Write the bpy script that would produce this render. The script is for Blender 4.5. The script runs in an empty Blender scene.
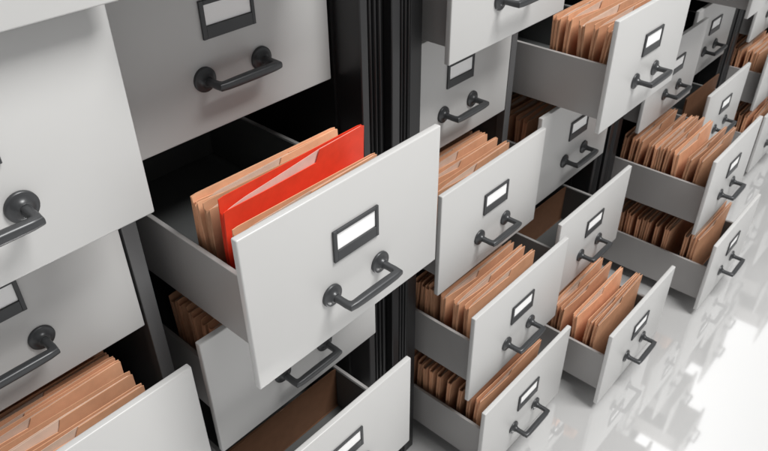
import bpy, bmesh, math, random
from mathutils import Matrix, Vector

S = 0.42                       # metres per drawer-front width
FLOOR_V = 3.45                 # floor depth below the reference line, in front widths
H, T = 0.6605, 0.030           # drawer front height and thickness
PITCH, CAB, ROW = 1.0842, 2.5267, 0.6814

scene = bpy.context.scene
COL = scene.collection

# ------------------------------------------------------------------ helpers
def P(x, w, v):
    """x along the row, w out towards the viewer, v downwards -> metres"""
    return Vector((x * S, -w * S, (FLOOR_V - v) * S))

def bx(bm, x0, x1, w0, w1, v0, v1):
    """box in local units: x, w (outwards = -Y), v (down = -Z), as offsets"""
    vs = []
    for x in (x0, x1):
        for w in (w0, w1):
            for v in (v0, v1):
                vs.append(bm.verts.new((x * S, -w * S, -v * S)))
    q = [(0, 1, 3, 2), (4, 6, 7, 5), (0, 4, 5, 1), (2, 3, 7, 6), (0, 2, 6, 4), (1, 5, 7, 3)]
    fs = [bm.faces.new([vs[i] for i in f]) for f in q]
    return vs, fs

def finish(name, bm, mat, bevel=0.0, seg=2, smooth=False):
    bmesh.ops.recalc_face_normals(bm, faces=bm.faces[:])
    if bevel:
        es = [e for e in bm.edges if len(e.link_faces) == 2 and e.calc_face_angle(0) > 0.6]
        bmesh.ops.bevel(bm, geom=es, offset=bevel * S, segments=seg, profile=0.5, affect='EDGES', clamp_overlap=True)
    me = bpy.data.meshes.new(name)
    bm.to_mesh(me); bm.free()
    me.materials.append(mat)
    if smooth:
        for p in me.polygons: p.use_smooth = True
    return me

def ob(name, me, parent=None, loc=None, rot=None):
    o = bpy.data.objects.new(name, me)
    COL.objects.link(o)
    if parent is not None: o.parent = parent
    if loc is not None: o.location = loc
    if rot is not None: o.rotation_euler = rot
    return o

def smooth_by_angle(me, deg=35):
    for p in me.polygons: p.use_smooth = True
    try:
        me.set_sharp_from_angle(angle=math.radians(deg))
    except Exception:
        pass

# ------------------------------------------------------------------ materials
def mat(name, col, rough=0.4, metal=0.0, spec=0.5, noise=0.0, nscale=6.0, bump=0.0, bscale=200.0, coat=0.0, rvar=0.0):
    m = bpy.data.materials.new(name); m.use_nodes = True
    nt = m.node_tree; b = nt.nodes['Principled BSDF']
    b.inputs['Base Color'].default_value = (*col, 1)
    b.inputs['Roughness'].default_value = rough
    b.inputs['Metallic'].default_value = metal
    b.inputs['Specular IOR Level'].default_value = spec
    b.inputs['Coat Weight'].default_value = coat
    tc = nt.nodes.new('ShaderNodeTexCoord')
    info = nt.nodes.new('ShaderNodeObjectInfo')
    add = nt.nodes.new('ShaderNodeVectorMath'); add.operation = 'MULTIPLY_ADD'
    nt.links.new(info.outputs['Random'], add.inputs[0])
    add.inputs[1].default_value = (13.1, 7.7, 5.3)
    nt.links.new(tc.outputs['Object'], add.inputs[2])
    if noise or rvar:
        n = nt.nodes.new('ShaderNodeTexNoise')
        n.inputs['Scale'].default_value = nscale; n.inputs['Detail'].default_value = 5
        nt.links.new(add.outputs[0], n.inputs['Vector'])
        if noise:
            mr = nt.nodes.new('ShaderNodeMapRange')
            mr.inputs['From Min'].default_value = .3; mr.inputs['From Max'].default_value = .7
            mr.inputs['To Min'].default_value = 1 - noise; mr.inputs['To Max'].default_value = 1 + noise
            nt.links.new(n.outputs['Fac'], mr.inputs['Value'])
            mx = nt.nodes.new('ShaderNodeVectorMath'); mx.operation = 'SCALE'
            mx.inputs[0].default_value = col
            nt.links.new(mr.outputs[0], mx.inputs['Scale'])
            nt.links.new(mx.outputs[0], b.inputs['Base Color'])
        if rvar:
            m2 = nt.nodes.new('ShaderNodeMapRange')
            m2.inputs['To Min'].default_value = rough - rvar; m2.inputs['To Max'].default_value = rough + rvar
            nt.links.new(n.outputs['Fac'], m2.inputs['Value'])
            nt.links.new(m2.outputs[0], b.inputs['Roughness'])
    if bump:
        n = nt.nodes.new('ShaderNodeTexNoise')
        n.inputs['Scale'].default_value = bscale; n.inputs['Detail'].default_value = 3
        nt.links.new(add.outputs[0], n.inputs['Vector'])
        bp = nt.nodes.new('ShaderNodeBump'); bp.inputs['Strength'].default_value = bump
        bp.inputs['Distance'].default_value = 0.0006
        nt.links.new(n.outputs['Fac'], bp.inputs['Height'])
        nt.links.new(bp.outputs[0], b.inputs['Normal'])
    return m

def card_mat(name, col, var=0.12, rough=0.6):
    """paper board: per-folder tone plus fine fibre mottling, a little light passing through"""
    m = mat(name, col, rough=rough, spec=.3)
    nt = m.node_tree; b = nt.nodes['Principled BSDF']
    info = [n for n in nt.nodes if n.type == 'OBJECT_INFO'][0]
    tc = [n for n in nt.nodes if n.type == 'TEX_COORD'][0]
    n = nt.nodes.new('ShaderNodeTexNoise'); n.inputs['Scale'].default_value = 45; n.inputs['Detail'].default_value = 6
    nt.links.new(tc.outputs['Object'], n.inputs['Vector'])
    a = nt.nodes.new('ShaderNodeMapRange'); a.inputs['To Min'].default_value = 1 - var; a.inputs['To Max'].default_value = 1 + var
    nt.links.new(info.outputs['Random'], a.inputs['Value'])
    c = nt.nodes.new('ShaderNodeMapRange'); c.inputs['From Min'].default_value = .3; c.inputs['From Max'].default_value = .7
    c.inputs['To Min'].default_value = .93; c.inputs['To Max'].default_value = 1.07
    nt.links.new(n.outputs['Fac'], c.inputs['Value'])
    mu = nt.nodes.new('ShaderNodeMath'); mu.operation = 'MULTIPLY'
    nt.links.new(a.outputs[0], mu.inputs[0]); nt.links.new(c.outputs[0], mu.inputs[1])
    sc = nt.nodes.new('ShaderNodeVectorMath'); sc.operation = 'SCALE'; sc.inputs[0].default_value = col
    nt.links.new(mu.outputs[0], sc.inputs['Scale'])
    nt.links.new(sc.outputs[0], b.inputs['Base Color'])
    return m

M_FRONT = mat('white_lacquer', (.53, .528, .522), rough=.34, spec=.45, noise=.012, nscale=3.5, bump=.05, bscale=260, rvar=.10)
M_BOX = mat('grey_sheet_metal', (.34, .33, .325), rough=.38, spec=.5, noise=.03, nscale=7, rvar=.07)
M_HANDLE = mat('dark_gunmetal', (.052, .054, .057), rough=.36, metal=.35, spec=.6, noise=.08, nscale=25, bump=.08, bscale=500, rvar=.06)
M_LFRAME = mat('dark_label_frame', (.05, .052, .055), rough=.4, metal=.3, spec=.5, noise=.05, nscale=20)
M_CARD = mat('white_label_card', (.95, .95, .95), rough=.6, spec=.3)
M_INNER = mat('dark_inner_skin', (.115, .12, .12), rough=.45, spec=.4, noise=.05, nscale=6)  # darker tone than the box metal, for the drawer insides only
M_BLACK = mat('black_cabinet_steel', (.012, .012, .0125), rough=.4, spec=.4, noise=.1, nscale=4)
M_PIL = mat('black_fluted_steel', (.016, .016, .017), rough=.33, spec=.5, noise=.08, nscale=6)
M_DIV = mat('grey_divider_steel', (.10, .10, .102), rough=.28, spec=.6, noise=.06, nscale=5)
M_TAN = card_mat('tan_card', (.68, .365, .215), var=.20)
M_RED = card_mat('red_card', (.80, .060, .026), var=.02, rough=.5)
M_BROWN = card_mat('brown_card', (.17, .085, .048), var=.1)
M_PAPER = card_mat('pale_paper', (.66, .50, .40), var=.05, rough=.75)
M_PAPER2 = card_mat('pink_paper', (.82, .55, .48), var=.02, rough=.75)

# ------------------------------------------------------------------ drawer meshes (origin: front face, top left corner)
bm = bmesh.new(); bx(bm, 0, 1, -T, 0, 0, H)
ME_FRONT = finish('drawer_front', bm, M_FRONT, bevel=.0055, seg=3); smooth_by_angle(ME_FRONT, 50)

BT, BB, BL = .295, .625, 1.42          # box top, bottom, length
bm = bmesh.new()
i0, i1, tw = .10, .90, .020
bx(bm, i0, i0 + tw, -T - BL, -T - .001, BT, BB)
bx(bm, i1 - tw, i1, -T - BL, -T - .001, BT, BB)
bx(bm, i0 + tw, i1 - tw, -T - BL, -T - BL + tw, BT, BB - .002)
bx(bm, i0 + tw, i1 - tw, -T - tw, -T - .001, BT + .002, BB - .002)
bx(bm, i0 + tw, i1 - tw, -T - BL + tw, -T - tw, BB - .022, BB - .004)
ME_BOX = finish('drawer', bm, M_BOX, bevel=.003, seg=2)

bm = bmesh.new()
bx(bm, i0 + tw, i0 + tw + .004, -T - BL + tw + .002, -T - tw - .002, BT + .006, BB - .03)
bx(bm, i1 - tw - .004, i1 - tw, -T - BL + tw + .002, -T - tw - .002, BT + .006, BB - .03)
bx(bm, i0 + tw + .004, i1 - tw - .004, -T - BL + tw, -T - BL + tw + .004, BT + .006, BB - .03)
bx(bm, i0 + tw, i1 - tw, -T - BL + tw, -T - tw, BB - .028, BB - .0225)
ME_INNER = finish('drawer_inner_skin', bm, M_INNER)  # thin added skin over the inner faces, makes the drawer insides darker

def ring(bm, c, r, ax1, ax2, n=20):
    return [bm.verts.new((Vector(c) + ax1 * (r * math.cos(2 * math.pi * i / n)) + ax2 * (r * math.sin(2 * math.pi * i / n))) * S) for i in range(n)]

def loft(bm, rings, cap0=True, cap1=True):
    n = len(rings[0])
    for a, b in zip(rings, rings[1:]):
        for i in range(n):
            bm.faces.new((a[i], a[(i + 1) % n], b[(i + 1) % n], b[i]))
    if cap0: bm.faces.new(list(reversed(rings[0])))
    if cap1: bm.faces.new(rings[-1])

MU0, MU1, MV = .3707, .6344, .4538
PROT = .102
def handle_mesh():
    bm = bmesh.new()
    X, Y, Z = Vector((1, 0, 0)), Vector((0, -1, 0)), Vector((0, 0, 1))
    for u in (MU0, MU1):               # round mounts with a rolled rim
        prof = [(.047, 0), (.047, .007), (.0458, .0095), (.043, .011), (.038, .0112), (.034, .0122), (.026, .0165), (.0205, .022), (.0180, .029)]
        rs = [ring(bm, Vector((u, 0, -MV)) + Y * w, r, X, Z, 32) for r, w in prof]
        loft(bm, rs)
    # one continuous bar: post, bend, bar, bend, post
    pts = []
    R = .023
    def add(u, w, r, d): pts.append((Vector((u, 0, -MV)) + Y * w, r, d.normalized()))
    q = .0185
    add(MU0, .020, .0152, Y); add(MU0, .050, .0136, Y); add(MU0, PROT - q - .004, .0142, Y)
    add(MU0 + .0035, PROT - .0035, .0150, X + Y)          # mitred corner
    add(MU0 + q + .004, PROT, .0158, X); add(MU0 + .07, PROT, .0168, X)
    add((MU0 + MU1) / 2, PROT, .0172, X)
    add(MU1 - .07, PROT, .0168, X); add(MU1 - q - .004, PROT, .0158, X)
    add(MU1 - .0035, PROT - .0035, .0150, X - Y)
    add(MU1, PROT - q - .004, .0142, -Y); add(MU1, .050, .0136, -Y); add(MU1, .020, .0152, -Y)
    rs = []
    for c, r, d in pts:
        side = d.cross(Z).normalized()
        n = 20
        vs = []
        for i in range(n):
            a = 2 * math.pi * i / n
            k = 1.0 / (abs(math.cos(a)) ** 3.4 + abs(math.sin(a)) ** 3.4) ** (1 / 3.4)
            vs.append(bm.verts.new((c + (side * math.cos(a) * (1.36 if abs(d.x * d.y) > .2 else 1) + Z * math.sin(a)) * r * k) * S))
        rs.append(vs)
    loft(bm, rs)
    me = finish('handle', bm, M_HANDLE)
    smooth_by_angle(me, 38)
    return me
ME_HANDLE = handle_mesh()

LU0, LU1, LV0, LV1 = .3907, .6258, .1775, .3136
bm = bmesh.new()
fw, lip, pr = .018, .046, .010
bx(bm, LU0, LU0 + fw, 0.0005, pr, LV0, LV1)
bx(bm, LU1 - fw * .8, LU1, 0.0005, pr, LV0, LV1)
bx(bm, LU0 + fw, LU1 - fw * .8, 0.0005, pr - .0004, LV0 + .0003, LV0 + .016)
bx(bm, LU0 + fw, LU1 - fw * .8, 0.0005, pr - .0004, LV1 - lip, LV1 - .0003)
ME_LFRAME = finish('label_frame', bm, M_LFRAME, bevel=.0012, seg=1)
bm = bmesh.new(); bx(bm, LU0 + fw + .0005, LU1 - fw * .8 - .0005, .0006, .0032, LV0 + .0165, LV1 - lip - .0005)
ME_CARD = finish('label_card', bm, M_CARD)

# ------------------------------------------------------------------ folders (origin: bottom left, back)
FW = .718
def leaf(bm, width, topf, yf, z0=0.0, nx=26, nz=7, th=.0035):
    grid = []
    for s in (0, 1):
        g = []
        for i in range(nx + 1):
            x = width * i / nx
            col = []
            for j in range(nz + 1):
                z = z0 + (topf(x) - z0) * j / nz
                y = yf(x, z) + (th if s else 0)
                col.append(bm.verts.new((x * S, -y * S, z * S)))
            g.append(col)
        grid.append(g)
    a, b = grid
    for i in range(nx):
        for j in range(nz):
            bm.faces.new((a[i][j], a[i + 1][j], a[i + 1][j + 1], a[i][j + 1]))
            bm.faces.new((b[i][j], b[i][j + 1], b[i + 1][j + 1], b[i + 1][j]))
    for i in range(nx):
        bm.faces.new((a[i][nz], a[i + 1][nz], b[i + 1][nz], b[i][nz]))
        bm.faces.new((a[i][0], b[i][0], b[i + 1][0], a[i + 1][0]))
    for j in range(nz):
        bm.faces.new((a[0][j], a[0][j + 1], b[0][j + 1], b[0][j]))
        bm.faces.new((a[nx][j], b[nx][j], b[nx][j + 1], a[nx][j + 1]))

def sstep(a, b, x):
    t = max(0, min(1, (x - a) / (b - a))); return t * t * (3 - 2 * t)

def folder_meshes(seed, m_card, m_paper, gap=.030, high=.500, back=.004, tab=.60, width=FW, sheets=2, cut=.045, left=.010, slope=.010):
    rnd = random.Random(seed)
    bow = rnd.uniform(-.010, .010); tw = rnd.uniform(-.008, .008)
    def corner(x, z, r=.004):
        d = min(x, width - x)
        return z - (r - math.sqrt(max(0, r * r - (r - d) ** 2)) if d < r else 0)
    def bend(x, z):
        return bow * math.sin(math.pi * min(1, z / high)) + tw * (x / width - .5) * z / high * 2
    gf = lambda z: .012 + (gap - .012) * (z / high) ** .7
    def front_y(x, z): return bend(x, z) + gf(z) * (1 - .62 * max(0, x / width - .25)) + .003 * math.sin(5 * x + seed) * z / high
    bm = bmesh.new()
    leaf(bm, width, lambda x: corner(x, high + back), lambda x, z: bend(x, z), nx=30)
    def ft(x):                          # front leaf: cut away towards the middle, then the raised tab
        t = x / width
        lowz = high - left - (cut - left) * min(1, t / tab)
        return corner(x, lowz + (high - lowz) * sstep(tab - .022, tab + .008, t))
    leaf(bm, width, ft, front_y, nx=70)
    # pleated closed ends, crease at the bottom
    for xe, sg in ((.001, 1), (width - .001, -1)):
        top = high - left - .012 if sg > 0 else high - .02
        rows = []
        for j in range(9):
            z = .002 + (top - .002) * j / 8
            y0, y1 = bend(xe, z) + .003, front_y(xe, z) + .001
            rows.append([bm.verts.new(((xe + sg * dx) * S, -(y0 + (y1 - y0) * t) * S, (z - (.006 if 0 < t < 1 and j == 8 else 0)) * S))
                         for t, dx in ((0, .001), (.28, 0), (.5, .010), (.72, 0), (1, .001))])
        for j in range(8):
            for i in range(4):
                bm.faces.new((rows[j][i], rows[j][i + 1], rows[j + 1][i + 1], rows[j + 1][i]))
    bx(bm, 0, width, -.0005, .0165, 0.001, -.003)
    cover = finish('folder_cover', bm, m_card); smooth_by_angle(cover, 40)
    bm = bmesh.new()
    for k in range(sheets):
        f = 1 - (k + .35) / (sheets + .2)
        inset = .014 + .004 * rnd.random()
        top = high - .003 - .006 * k
        def yf(x, z, f=f): return front_y(x + inset, z) * f + bend(x + inset, z) * (1 - f) - .001
        b2 = bmesh.new()
        leaf(b2, width - inset * 2, lambda x, top=top: top - slope * max(0, 1 - x / (tab * width)) - (.012 * (1 - x / .12) ** 2 if x < .12 else 0), yf, z0=.006, nx=30, nz=6, th=.0016)
        bmesh.ops.translate(b2, verts=b2.verts[:], vec=(inset * S, 0, 0))
        tmp = bpy.data.meshes.new('t'); b2.to_mesh(tmp); b2.free(); bm.from_mesh(tmp); bpy.data.meshes.remove(tmp)
    paper = finish('paper_sheets', bm, m_paper); smooth_by_angle(paper, 40)
    return cover, paper

VAR = [folder_meshes(i, M_TAN, M_PAPER, gap=g, tab=t, back=h, cut=l, sheets=n) for i, (g, t, h, l, n) in enumerate(
    [(.030, .55, .004, .045, 2), (.026, .48, .002, .040, 1), (.036, .58, .006, .050, 2), (.028, .62, .001, .042, 1), (.032, .52, .004, .048, 1), (.038, .45, .003, .045, 2)])]
RED = folder_meshes(31, M_RED, M_PAPER2, gap=.026, tab=.635, high=.545, width=.728, back=.0, cut=.050, left=.046, sheets=1, slope=.040)
BIG = folder_meshes(40, M_BROWN, M_PAPER, gap=.010, tab=.5, high=.30, back=.0, width=.755, sheets=1, cut=.001, left=.0005)

ORD = ['front', 'second', 'third', 'fourth', 'fifth', 'sixth', 'seventh', 'eighth', 'ninth', 'tenth', 'eleventh', 'twelfth', 'thirteenth', 'fourteenth']

def folder(meshes, x, w, v, lean, yaw, label, group, cat='folder', name='file_folder', roll=0.0, zs=1.0):
    e = ob(name, None, loc=P(x, w, v), rot=(math.radians(lean), math.radians(roll), math.radians(yaw)))
    e.empty_display_size = .02
    e.scale.z = zs
    e['label'] = label; e['category'] = cat
    if group: e['group'] = group
    ob('folder_cover', meshes[0], e); ob('paper_sheets', meshes[1], e)
    return e

# ------------------------------------------------------------------ drawers: (column, row) -> pull-out distance
OPEN = {(0, -1): .39, (0, 0): .307, (0, 2): .300,
        (1, -1): .45, (1, 1): .602, (1, 2): .232, (1, 3): .474,
        (2, 0): .300, (2, 2): .297, (2, 3): .558, (2, 4): .686,
        (3, 1): .586, (3, 2): .221, (3, 3): .458, (3, 4): .947,
        (4, 0): .90, (4, 2): .287, (4, 3): .906, (4, 4): 1.089,
        (5, 1): .55, (5, 2): .173, (5, 3): .444, (5, 4): .38,
        (6, 2): .26, (6, 3): .49, (6, 4): .64,
        (7, 1): .5, (7, 3): .2}
DESC = {(0, -1): 'pulled out drawer cut off by the top left corner',
        (0, 0): 'large slightly open drawer at the left edge',
        (0, 1): 'closed shaded drawer at the left edge above the bottom left folders',
        (0, 2): 'open drawer full of folders at the bottom left corner',
        (1, 0): 'closed shaded drawer directly above the red folder',
        (1, 1): 'wide open drawer holding the red folder',
        (1, 2): 'slightly open drawer partly hidden below the red folder drawer',
        (1, 3): 'open empty drawer with a brown board at the bottom centre',
        (2, 0): 'slightly open drawer at the top right of the fluted black posts',
        (2, 1): 'closed drawer just right of the fluted black posts',
        (2, 2): 'open folder drawer touching the right edge of the red folder drawer',
        (2, 3): 'open folder drawer second from the floor right of the posts',
        (2, 4): 'lowest folder drawer right of the posts at the bottom edge',
        (3, 1): 'wide open folder drawer at the top centre right',
        (3, 2): 'slightly open drawer under the wide open top one',
        (3, 3): 'half open drawer with a lone brown folder in the middle right',
        (3, 4): 'far pulled out floor level folder drawer in the middle right',
        (4, 2): 'shaded drawer right behind the wide open top one',
        (4, 3): 'far pulled out folder drawer above the floor level one at right',
        (4, 4): 'farthest pulled out floor level folder drawer at right',
        (5, 1): 'distant open drawer cut off by the top right edge',
        (5, 2): 'distant nearly closed drawer before the dark posts at upper right',
        (5, 3): 'distant open drawer with pointed bright front at upper right',
        (5, 4): 'distant low drawer behind the folders at right',
        (6, 2): 'distant drawer behind the folders at the upper right edge',
        (6, 3): 'distant folder drawer crossing the right edge near the top',
        (6, 4): 'distant lowest folder drawer cut by the right edge'}

rnd = random.Random(7)
NCOL, RMIN, RMAX = 12, -4, 4
for c in range(NCOL):
    for r in range(RMIN, RMAX + 1):
        if (c, r) in OPEN: continue
        if (c >= 6 or r <= -2):        # above / beyond the picture: seen only in the floor's reflection
            OPEN[(c, r)] = rnd.choice([0, 0, .3, .25, .5, .6, .8])

def box_col(c): return (c // 2) * CAB + (c % 2) * PITCH

# ------------------------------------------------------------------ cabinets
VTOP, VBOT = RMIN * ROW - .03, 4 * ROW + H + .012
DEPTH = 1.55
def pil_mesh(x0, flat, x1, w1):
    """a post whose face is a flat strip followed by three raised flutes"""
    bm = bmesh.new()
    prof = [(x0, 0.0), (x0, w1 - .004), (x0 + .004, w1), (x0 + flat - .004, w1), (x0 + flat, w1 - .004), (x0 + flat, w1 - .022)]
    n = 3; span = (x1 - (x0 + flat)) / n
    for k in range(n):
        a = x0 + flat + k * span
        for i in range(9):
            t = i / 8
            prof.append((a + span * (.22 + .62 * t), w1 - .022 + .024 * math.sin(math.pi * t) ** .6))
        prof.append((a + span, w1 - .022))
    prof.append((x1, 0.0))
    top = [bm.verts.new((x * S, -w * S, -VTOP * S)) for x, w in prof]
    bot = [bm.verts.new((x * S, -w * S, -(FLOOR_V - .001) * S)) for x, w in prof]
    for i in range(len(prof) - 1):
        bm.faces.new((top[i], top[i + 1], bot[i + 1], bot[i]))
    bm.faces.new(top); bm.faces.new(list(reversed(bot)))
    bm.faces.new((top[0], top[-1], bot[-1], bot[0]))
    me = finish('fluted_post', bm, M_PIL); smooth_by_angle(me, 40)
    return me
PW = .155
ME_PR = pil_mesh(2.112, .045, 2.245, PW)                   # right post of a cabinet
ME_PL = pil_mesh(2.305 - CAB, .055, 2.432 - CAB, PW)       # left post of a cabinet
bm = bmesh.new(); bx(bm, 2.245, 2.300, -.3, PW - .05, VTOP, FLOOR_V - .002); ME_FILL = finish('filler_strip', bm, M_BLACK)
bm = bmesh.new(); bx(bm, 2.434 - CAB, -.012, -.03, PW - .004, VTOP, FLOOR_V - .002); ME_STILE = finish('side_stile', bm, M_BLACK, bevel=.003)
bm = bmesh.new(); bx(bm, 2.096, 2.112, -DEPTH, .002, VTOP, FLOOR_V - .002); ME_SR = finish('side_panel', bm, M_BLACK)
bm = bmesh.new(); bx(bm, -.028, -.012, -DEPTH, -.031, VTOP, FLOOR_V - .002); ME_SL = finish('side_panel', bm, M_BLACK)
bm = bmesh.new(); bx(bm, -.012, 2.096, -DEPTH, -DEPTH + .015, VTOP, FLOOR_V - .002); ME_BACK = finish('back_panel', bm, M_BLACK)
bm = bmesh.new(); bx(bm, -.012, 2.096, -DEPTH + .015, .05, VTOP - .03, VTOP - .002); ME_TOP = finish('top_panel', bm, M_BLACK)
bm = bmesh.new(); bx(bm, -.012, 2.096, -.08, -.06, VBOT + .004, FLOOR_V - .002); ME_PLINTH = finish('plinth', bm, M_BLACK)
bm = bmesh.new(); bx(bm, 1.012, 1.072, -.06, -.004, VTOP, VBOT); bx(bm, 1.030, 1.054, -DEPTH + .02, -.06, VTOP, VBOT)
ME_DIV = finish('centre_divider', bm, M_DIV, bevel=.003)

CABDESC = ['nearest filing cabinet at left, with the red folder in its open drawer',
           'second filing cabinet from the left, just right of the first fluted black posts',
           'third filing cabinet from the left, with the farthest pulled out floor level drawers',
           'small distant filing cabinet cut off by the right picture edge']
for k in range(NCOL // 2):
    e = ob('filing_cabinet', None, loc=(k * CAB * S, 0, FLOOR_V * S)); e.empty_display_size = .1
    e['label'] = CABDESC[k] if k < 4 else 'white filing cabinet farther down the row beyond the right picture edge'
    e['category'] = 'filing cabinet'; e['group'] = 'filing cabinets in a row'
    for n, me in (('fluted_post', ME_PR), ('side_stile', ME_STILE), ('filler_strip', ME_FILL), ('side_panel', ME_SR), ('side_panel', ME_SL),
                  ('back_panel', ME_BACK), ('top_panel', ME_TOP), ('plinth', ME_PLINTH), ('centre_divider', ME_DIV), ('fluted_post', ME_PL)):
        ob(n, me, e)
    for cc in (0, 1):
        c = 2 * k + cc
        for r in range(RMIN, RMAX + 1):
            d = OPEN.get((c, r), 0.0)
            jz = random.Random(c * 31 + r).uniform(-.001, .001)
            dr = ob('drawer', ME_BOX, e, loc=(cc * PITCH * S, -d * S, -(r * ROW + jz) * S))
            if (c, r) in DESC: dr['label'] = DESC[(c, r)]
            ob('drawer_front', ME_FRONT, dr); ob('drawer_inner_skin', ME_INNER, dr); ob('handle', ME_HANDLE, dr)
            ob('label_frame', ME_LFRAME, dr); ob('label_card', ME_CARD, dr)

# ------------------------------------------------------------------ folders in the drawers
def fill(c, r, ws, short, name_short, dz=0.0, xoff=.148, seed=0, red=None):
    d = OPEN[(c, r)]; rn = random.Random(seed + c * 17 + r * 5)
    order = sorted(ws, key=lambda a: -(a[0] if isinstance(a, tuple) else a))
    for i, w in enumerate(order):
        drop = dz
        if isinstance(w, tuple): w, drop = w
        v = r * ROW + BB - .030
        isred = red is not None and i == red
        col = 'red' if isred else 'tan'
        what = 'bright red folder with pale paper' if isred else 'tan card folder'
        lab = f"{what} {'at the very front' if i == 0 else ORD[i] + ' from the front'} in the {short}".replace('pale paper second from the front in the drawer with the red folder', 'pale paper standing in the widest open drawer')
        lean = 0 if isred else rn.uniform(-2.4, 2.0)
        m = RED if isred else VAR[rn.randrange(len(VAR))]
        folder(m, box_col(c) + xoff + (0.004 if isred else rn.uniform(-.006, .008)), w, v, lean, 0 if isred else rn.uniform(-1.0, 1.0), lab,
               'paper folders in the ' + name_short, zs=1 - drop / .49 - (0 if isred else rn.uniform(-.012, .030)))

G = .016          # the listed distances are those of the front leaves
def fr(*ws): return [(w[0] - G, w[1]) if isinstance(w, tuple) else w - G for w in ws]
fill(1, 1, fr((.134, .005), (.170, .0), (.212, .004), (.308, .0), (.372, .045)), 'drawer with the red folder', 'red folder drawer', red=1)
fill(0, 2, fr(-.30, -.24, -.17, -.11, -.06, -.015, .05, .135), 'open drawer at the bottom left corner', 'bottom left drawer')
fill(1, 2, fr(-.20, -.14, -.08, -.03, .03, .08), 'drawer under the red folder drawer', 'drawer below the red one')
fill(2, 2, fr(-.25, -.19, -.13, -.085, -.04, .05, .13), 'drawer touching the red drawer edge', 'drawer beside the red one')
fill(2, 3, fr(.018, .056, .115, .15, .222, .318, .412), 'second lowest drawer right of the posts', 'second lowest middle drawer')
fill(2, 4, fr(.005, .07, .117, .174, .231, .311, .394, .481, .530), 'lowest drawer right of the posts', 'lowest middle drawer')
fill(3, 1, fr(.142, .178, .232, .312, .396, .457), 'wide open top drawer', 'wide open top drawer')
fill(3, 2, fr(-.30, -.24, -.17, -.10, -.04, .02), 'drawer under the wide open top one', 'drawer under the top open one', dz=.03)
fill(3, 4, fr(.33, .385, .42, .46, .511, .618, .715, .768), 'floor level drawer at middle right', 'middle right floor drawer')
fill(4, 3, fr(.144, .225, .264, .345, .396, .47, .506, .575, .678, .762), 'upper of the two far pulled drawers', 'upper far pulled drawer')
fill(4, 4, fr(.18, .215, .25, .32, .358, .43, .46, .49, .585, .64, .677, .80, .86, .91), 'floor level far pulled drawer', 'floor level far pulled drawer')
fill(6, 3, fr(.0, .06, .11, .17, .24, .30, .36), 'distant drawer crossing the right edge', 'distant right edge drawer')
fill(6, 4, fr(.15, .22, .29, .36, .43, .50), 'distant lowest drawer at right edge', 'distant lowest right drawer')
for c, r, w, lab in ((1, 3, .02, 'plain dark brown card standing alone in the empty drawer at bottom centre'),
                     (3, 3, .02, 'plain dark brown card standing alone in the half empty middle right drawer'),
                     (5, 3, .21, 'distant brown card standing behind the pointed bright drawer front')):
    folder(BIG, box_col(c) + .122, w, r * ROW + BB - .030, 0, 0, lab, None, cat='folder', name='brown_folder', zs=1.55 if c == 5 else 1.0)

# ------------------------------------------------------------------ floor
fm = bpy.data.materials.new('glossy_white_floor'); fm.use_nodes = True
nt = fm.node_tree; nt.nodes.clear()
out = nt.nodes.new('ShaderNodeOutputMaterial')
dif = nt.nodes.new('ShaderNodeBsdfDiffuse'); dif.inputs['Color'].default_value = (.62, .62, .62, 1)
glo = nt.nodes.new('ShaderNodeBsdfGlossy'); glo.inputs['Roughness'].default_value = .06
mix = nt.nodes.new('ShaderNodeMixShader')
lw = nt.nodes.new('ShaderNodeLayerWeight'); lw.inputs['Blend'].default_value = .35
mr = nt.nodes.new('ShaderNodeMapRange'); mr.inputs['To Min'].default_value = .38; mr.inputs['To Max'].default_value = .8
nt.links.new(lw.outputs['Fresnel'], mr.inputs['Value']); nt.links.new(mr.outputs[0], mix.inputs[0])
nz = nt.nodes.new('ShaderNodeTexNoise'); nz.inputs['Scale'].default_value = 3; nz.inputs['Detail'].default_value = 6
r2 = nt.nodes.new('ShaderNodeMapRange'); r2.inputs['To Min'].default_value = .022; r2.inputs['To Max'].default_value = .06
tc = nt.nodes.new('ShaderNodeTexCoord'); nt.links.new(tc.outputs['Object'], nz.inputs['Vector'])
nt.links.new(nz.outputs['Fac'], r2.inputs['Value']); nt.links.new(r2.outputs[0], glo.inputs['Roughness'])
nt.links.new(dif.outputs[0], mix.inputs[1]); nt.links.new(glo.outputs[0], mix.inputs[2]); nt.links.new(mix.outputs[0], out.inputs[0])
bm = bmesh.new()
q = [bm.verts.new(v) for v in ((-12, -14, 0), (22, -14, 0), (22, 10, 0), (-12, 10, 0))]
bm.faces.new(q)
fl = ob('floor', finish('floor', bm, fm)); fl['kind'] = 'structure'

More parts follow.
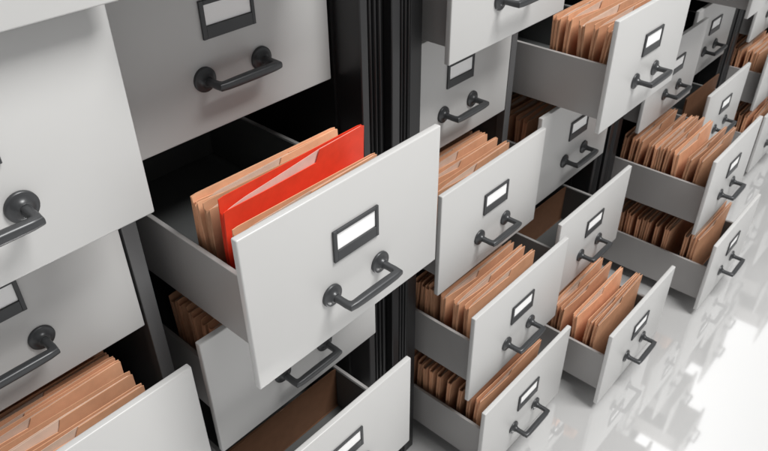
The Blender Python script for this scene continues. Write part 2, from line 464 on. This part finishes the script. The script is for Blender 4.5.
# ------------------------------------------------------------------ light
w = bpy.data.worlds.new('World'); scene.world = w; w.use_nodes = True
nt = w.node_tree; bg = nt.nodes['Background']
tc = nt.nodes.new('ShaderNodeTexCoord'); sx = nt.nodes.new('ShaderNodeSeparateXYZ')
nt.links.new(tc.outputs['Generated'], sx.inputs[0])
m1 = nt.nodes.new('ShaderNodeMapRange'); m1.interpolation_type = 'SMOOTHSTEP'
m1.inputs['From Min'].default_value = -.25; m1.inputs['From Max'].default_value = .35
m1.inputs['To Min'].default_value = .27; m1.inputs['To Max'].default_value = 2.15   # the bright white backdrop behind the cabinets
nt.links.new(sx.outputs['Y'], m1.inputs['Value'])
nt.links.new(m1.outputs[0], bg.inputs['Strength'])
bg.inputs['Color'].default_value = (1, 1, 1, 1)

def area(name, loc, target, size, power, col=(1, 1, 1)):
    l = bpy.data.lights.new(name, 'AREA'); l.shape = 'RECTANGLE'; l.size, l.size_y = size
    l.energy = power; l.color = col
    o = bpy.data.objects.new(name, l); COL.objects.link(o)
    o.location = loc
    o.rotation_euler = (Vector(target) - Vector(loc)).to_track_quat('-Z', 'Y').to_euler()
    o['kind'] = 'structure'
    return o
tgt = Vector((1.3, 0, .6))
dirv = Vector((.22, -1.0, 1.95)).normalized()
area('softbox', tgt + dirv * 5.5, tgt, (2.0, 2.0), 365, (1, .99, .97))

# ------------------------------------------------------------------ camera
yaw, pitch, roll = -.8342, .6183, -.0112
ca, sa, cb, sb, cc, sc = math.cos(yaw), math.sin(yaw), math.cos(pitch), math.sin(pitch), math.cos(roll), math.sin(roll)
f = Vector((sa * cb, -ca * cb, -sb)); r0 = Vector((-ca, -sa, 0)); u0 = r0.cross(f)
rr = r0 * cc + u0 * sc; uu = u0 * cc - r0 * sc
def flip(v): return Vector((-v.x, -v.y, v.z))
rr, uu, f = flip(rr), flip(uu), flip(f)
cam = bpy.data.cameras.new('camera'); cam.sensor_width = 36; cam.lens = 36 * 700.23 / 768
cam.clip_start = .05; cam.clip_end = 100
co = bpy.data.objects.new('camera', cam); COL.objects.link(co)
m = Matrix.Identity(4)
for i in range(3):
    m[i][0], m[i][1], m[i][2] = rr[i], uu[i], -f[i]
loc = Vector((.1296 * S, -2.0699 * S, (.5781 + FLOOR_V) * S))
m.translation = loc
co.matrix_world = m
scene.camera = co
cam.dof.use_dof = True
cam.dof.focus_distance = 2.3 * S
cam.dof.aperture_fstop = 16

scene.view_settings.view_transform = 'Standard'
scene.view_settings.look = 'None'
scene.view_settings.exposure = 0
scene.view_settings.gamma = 1
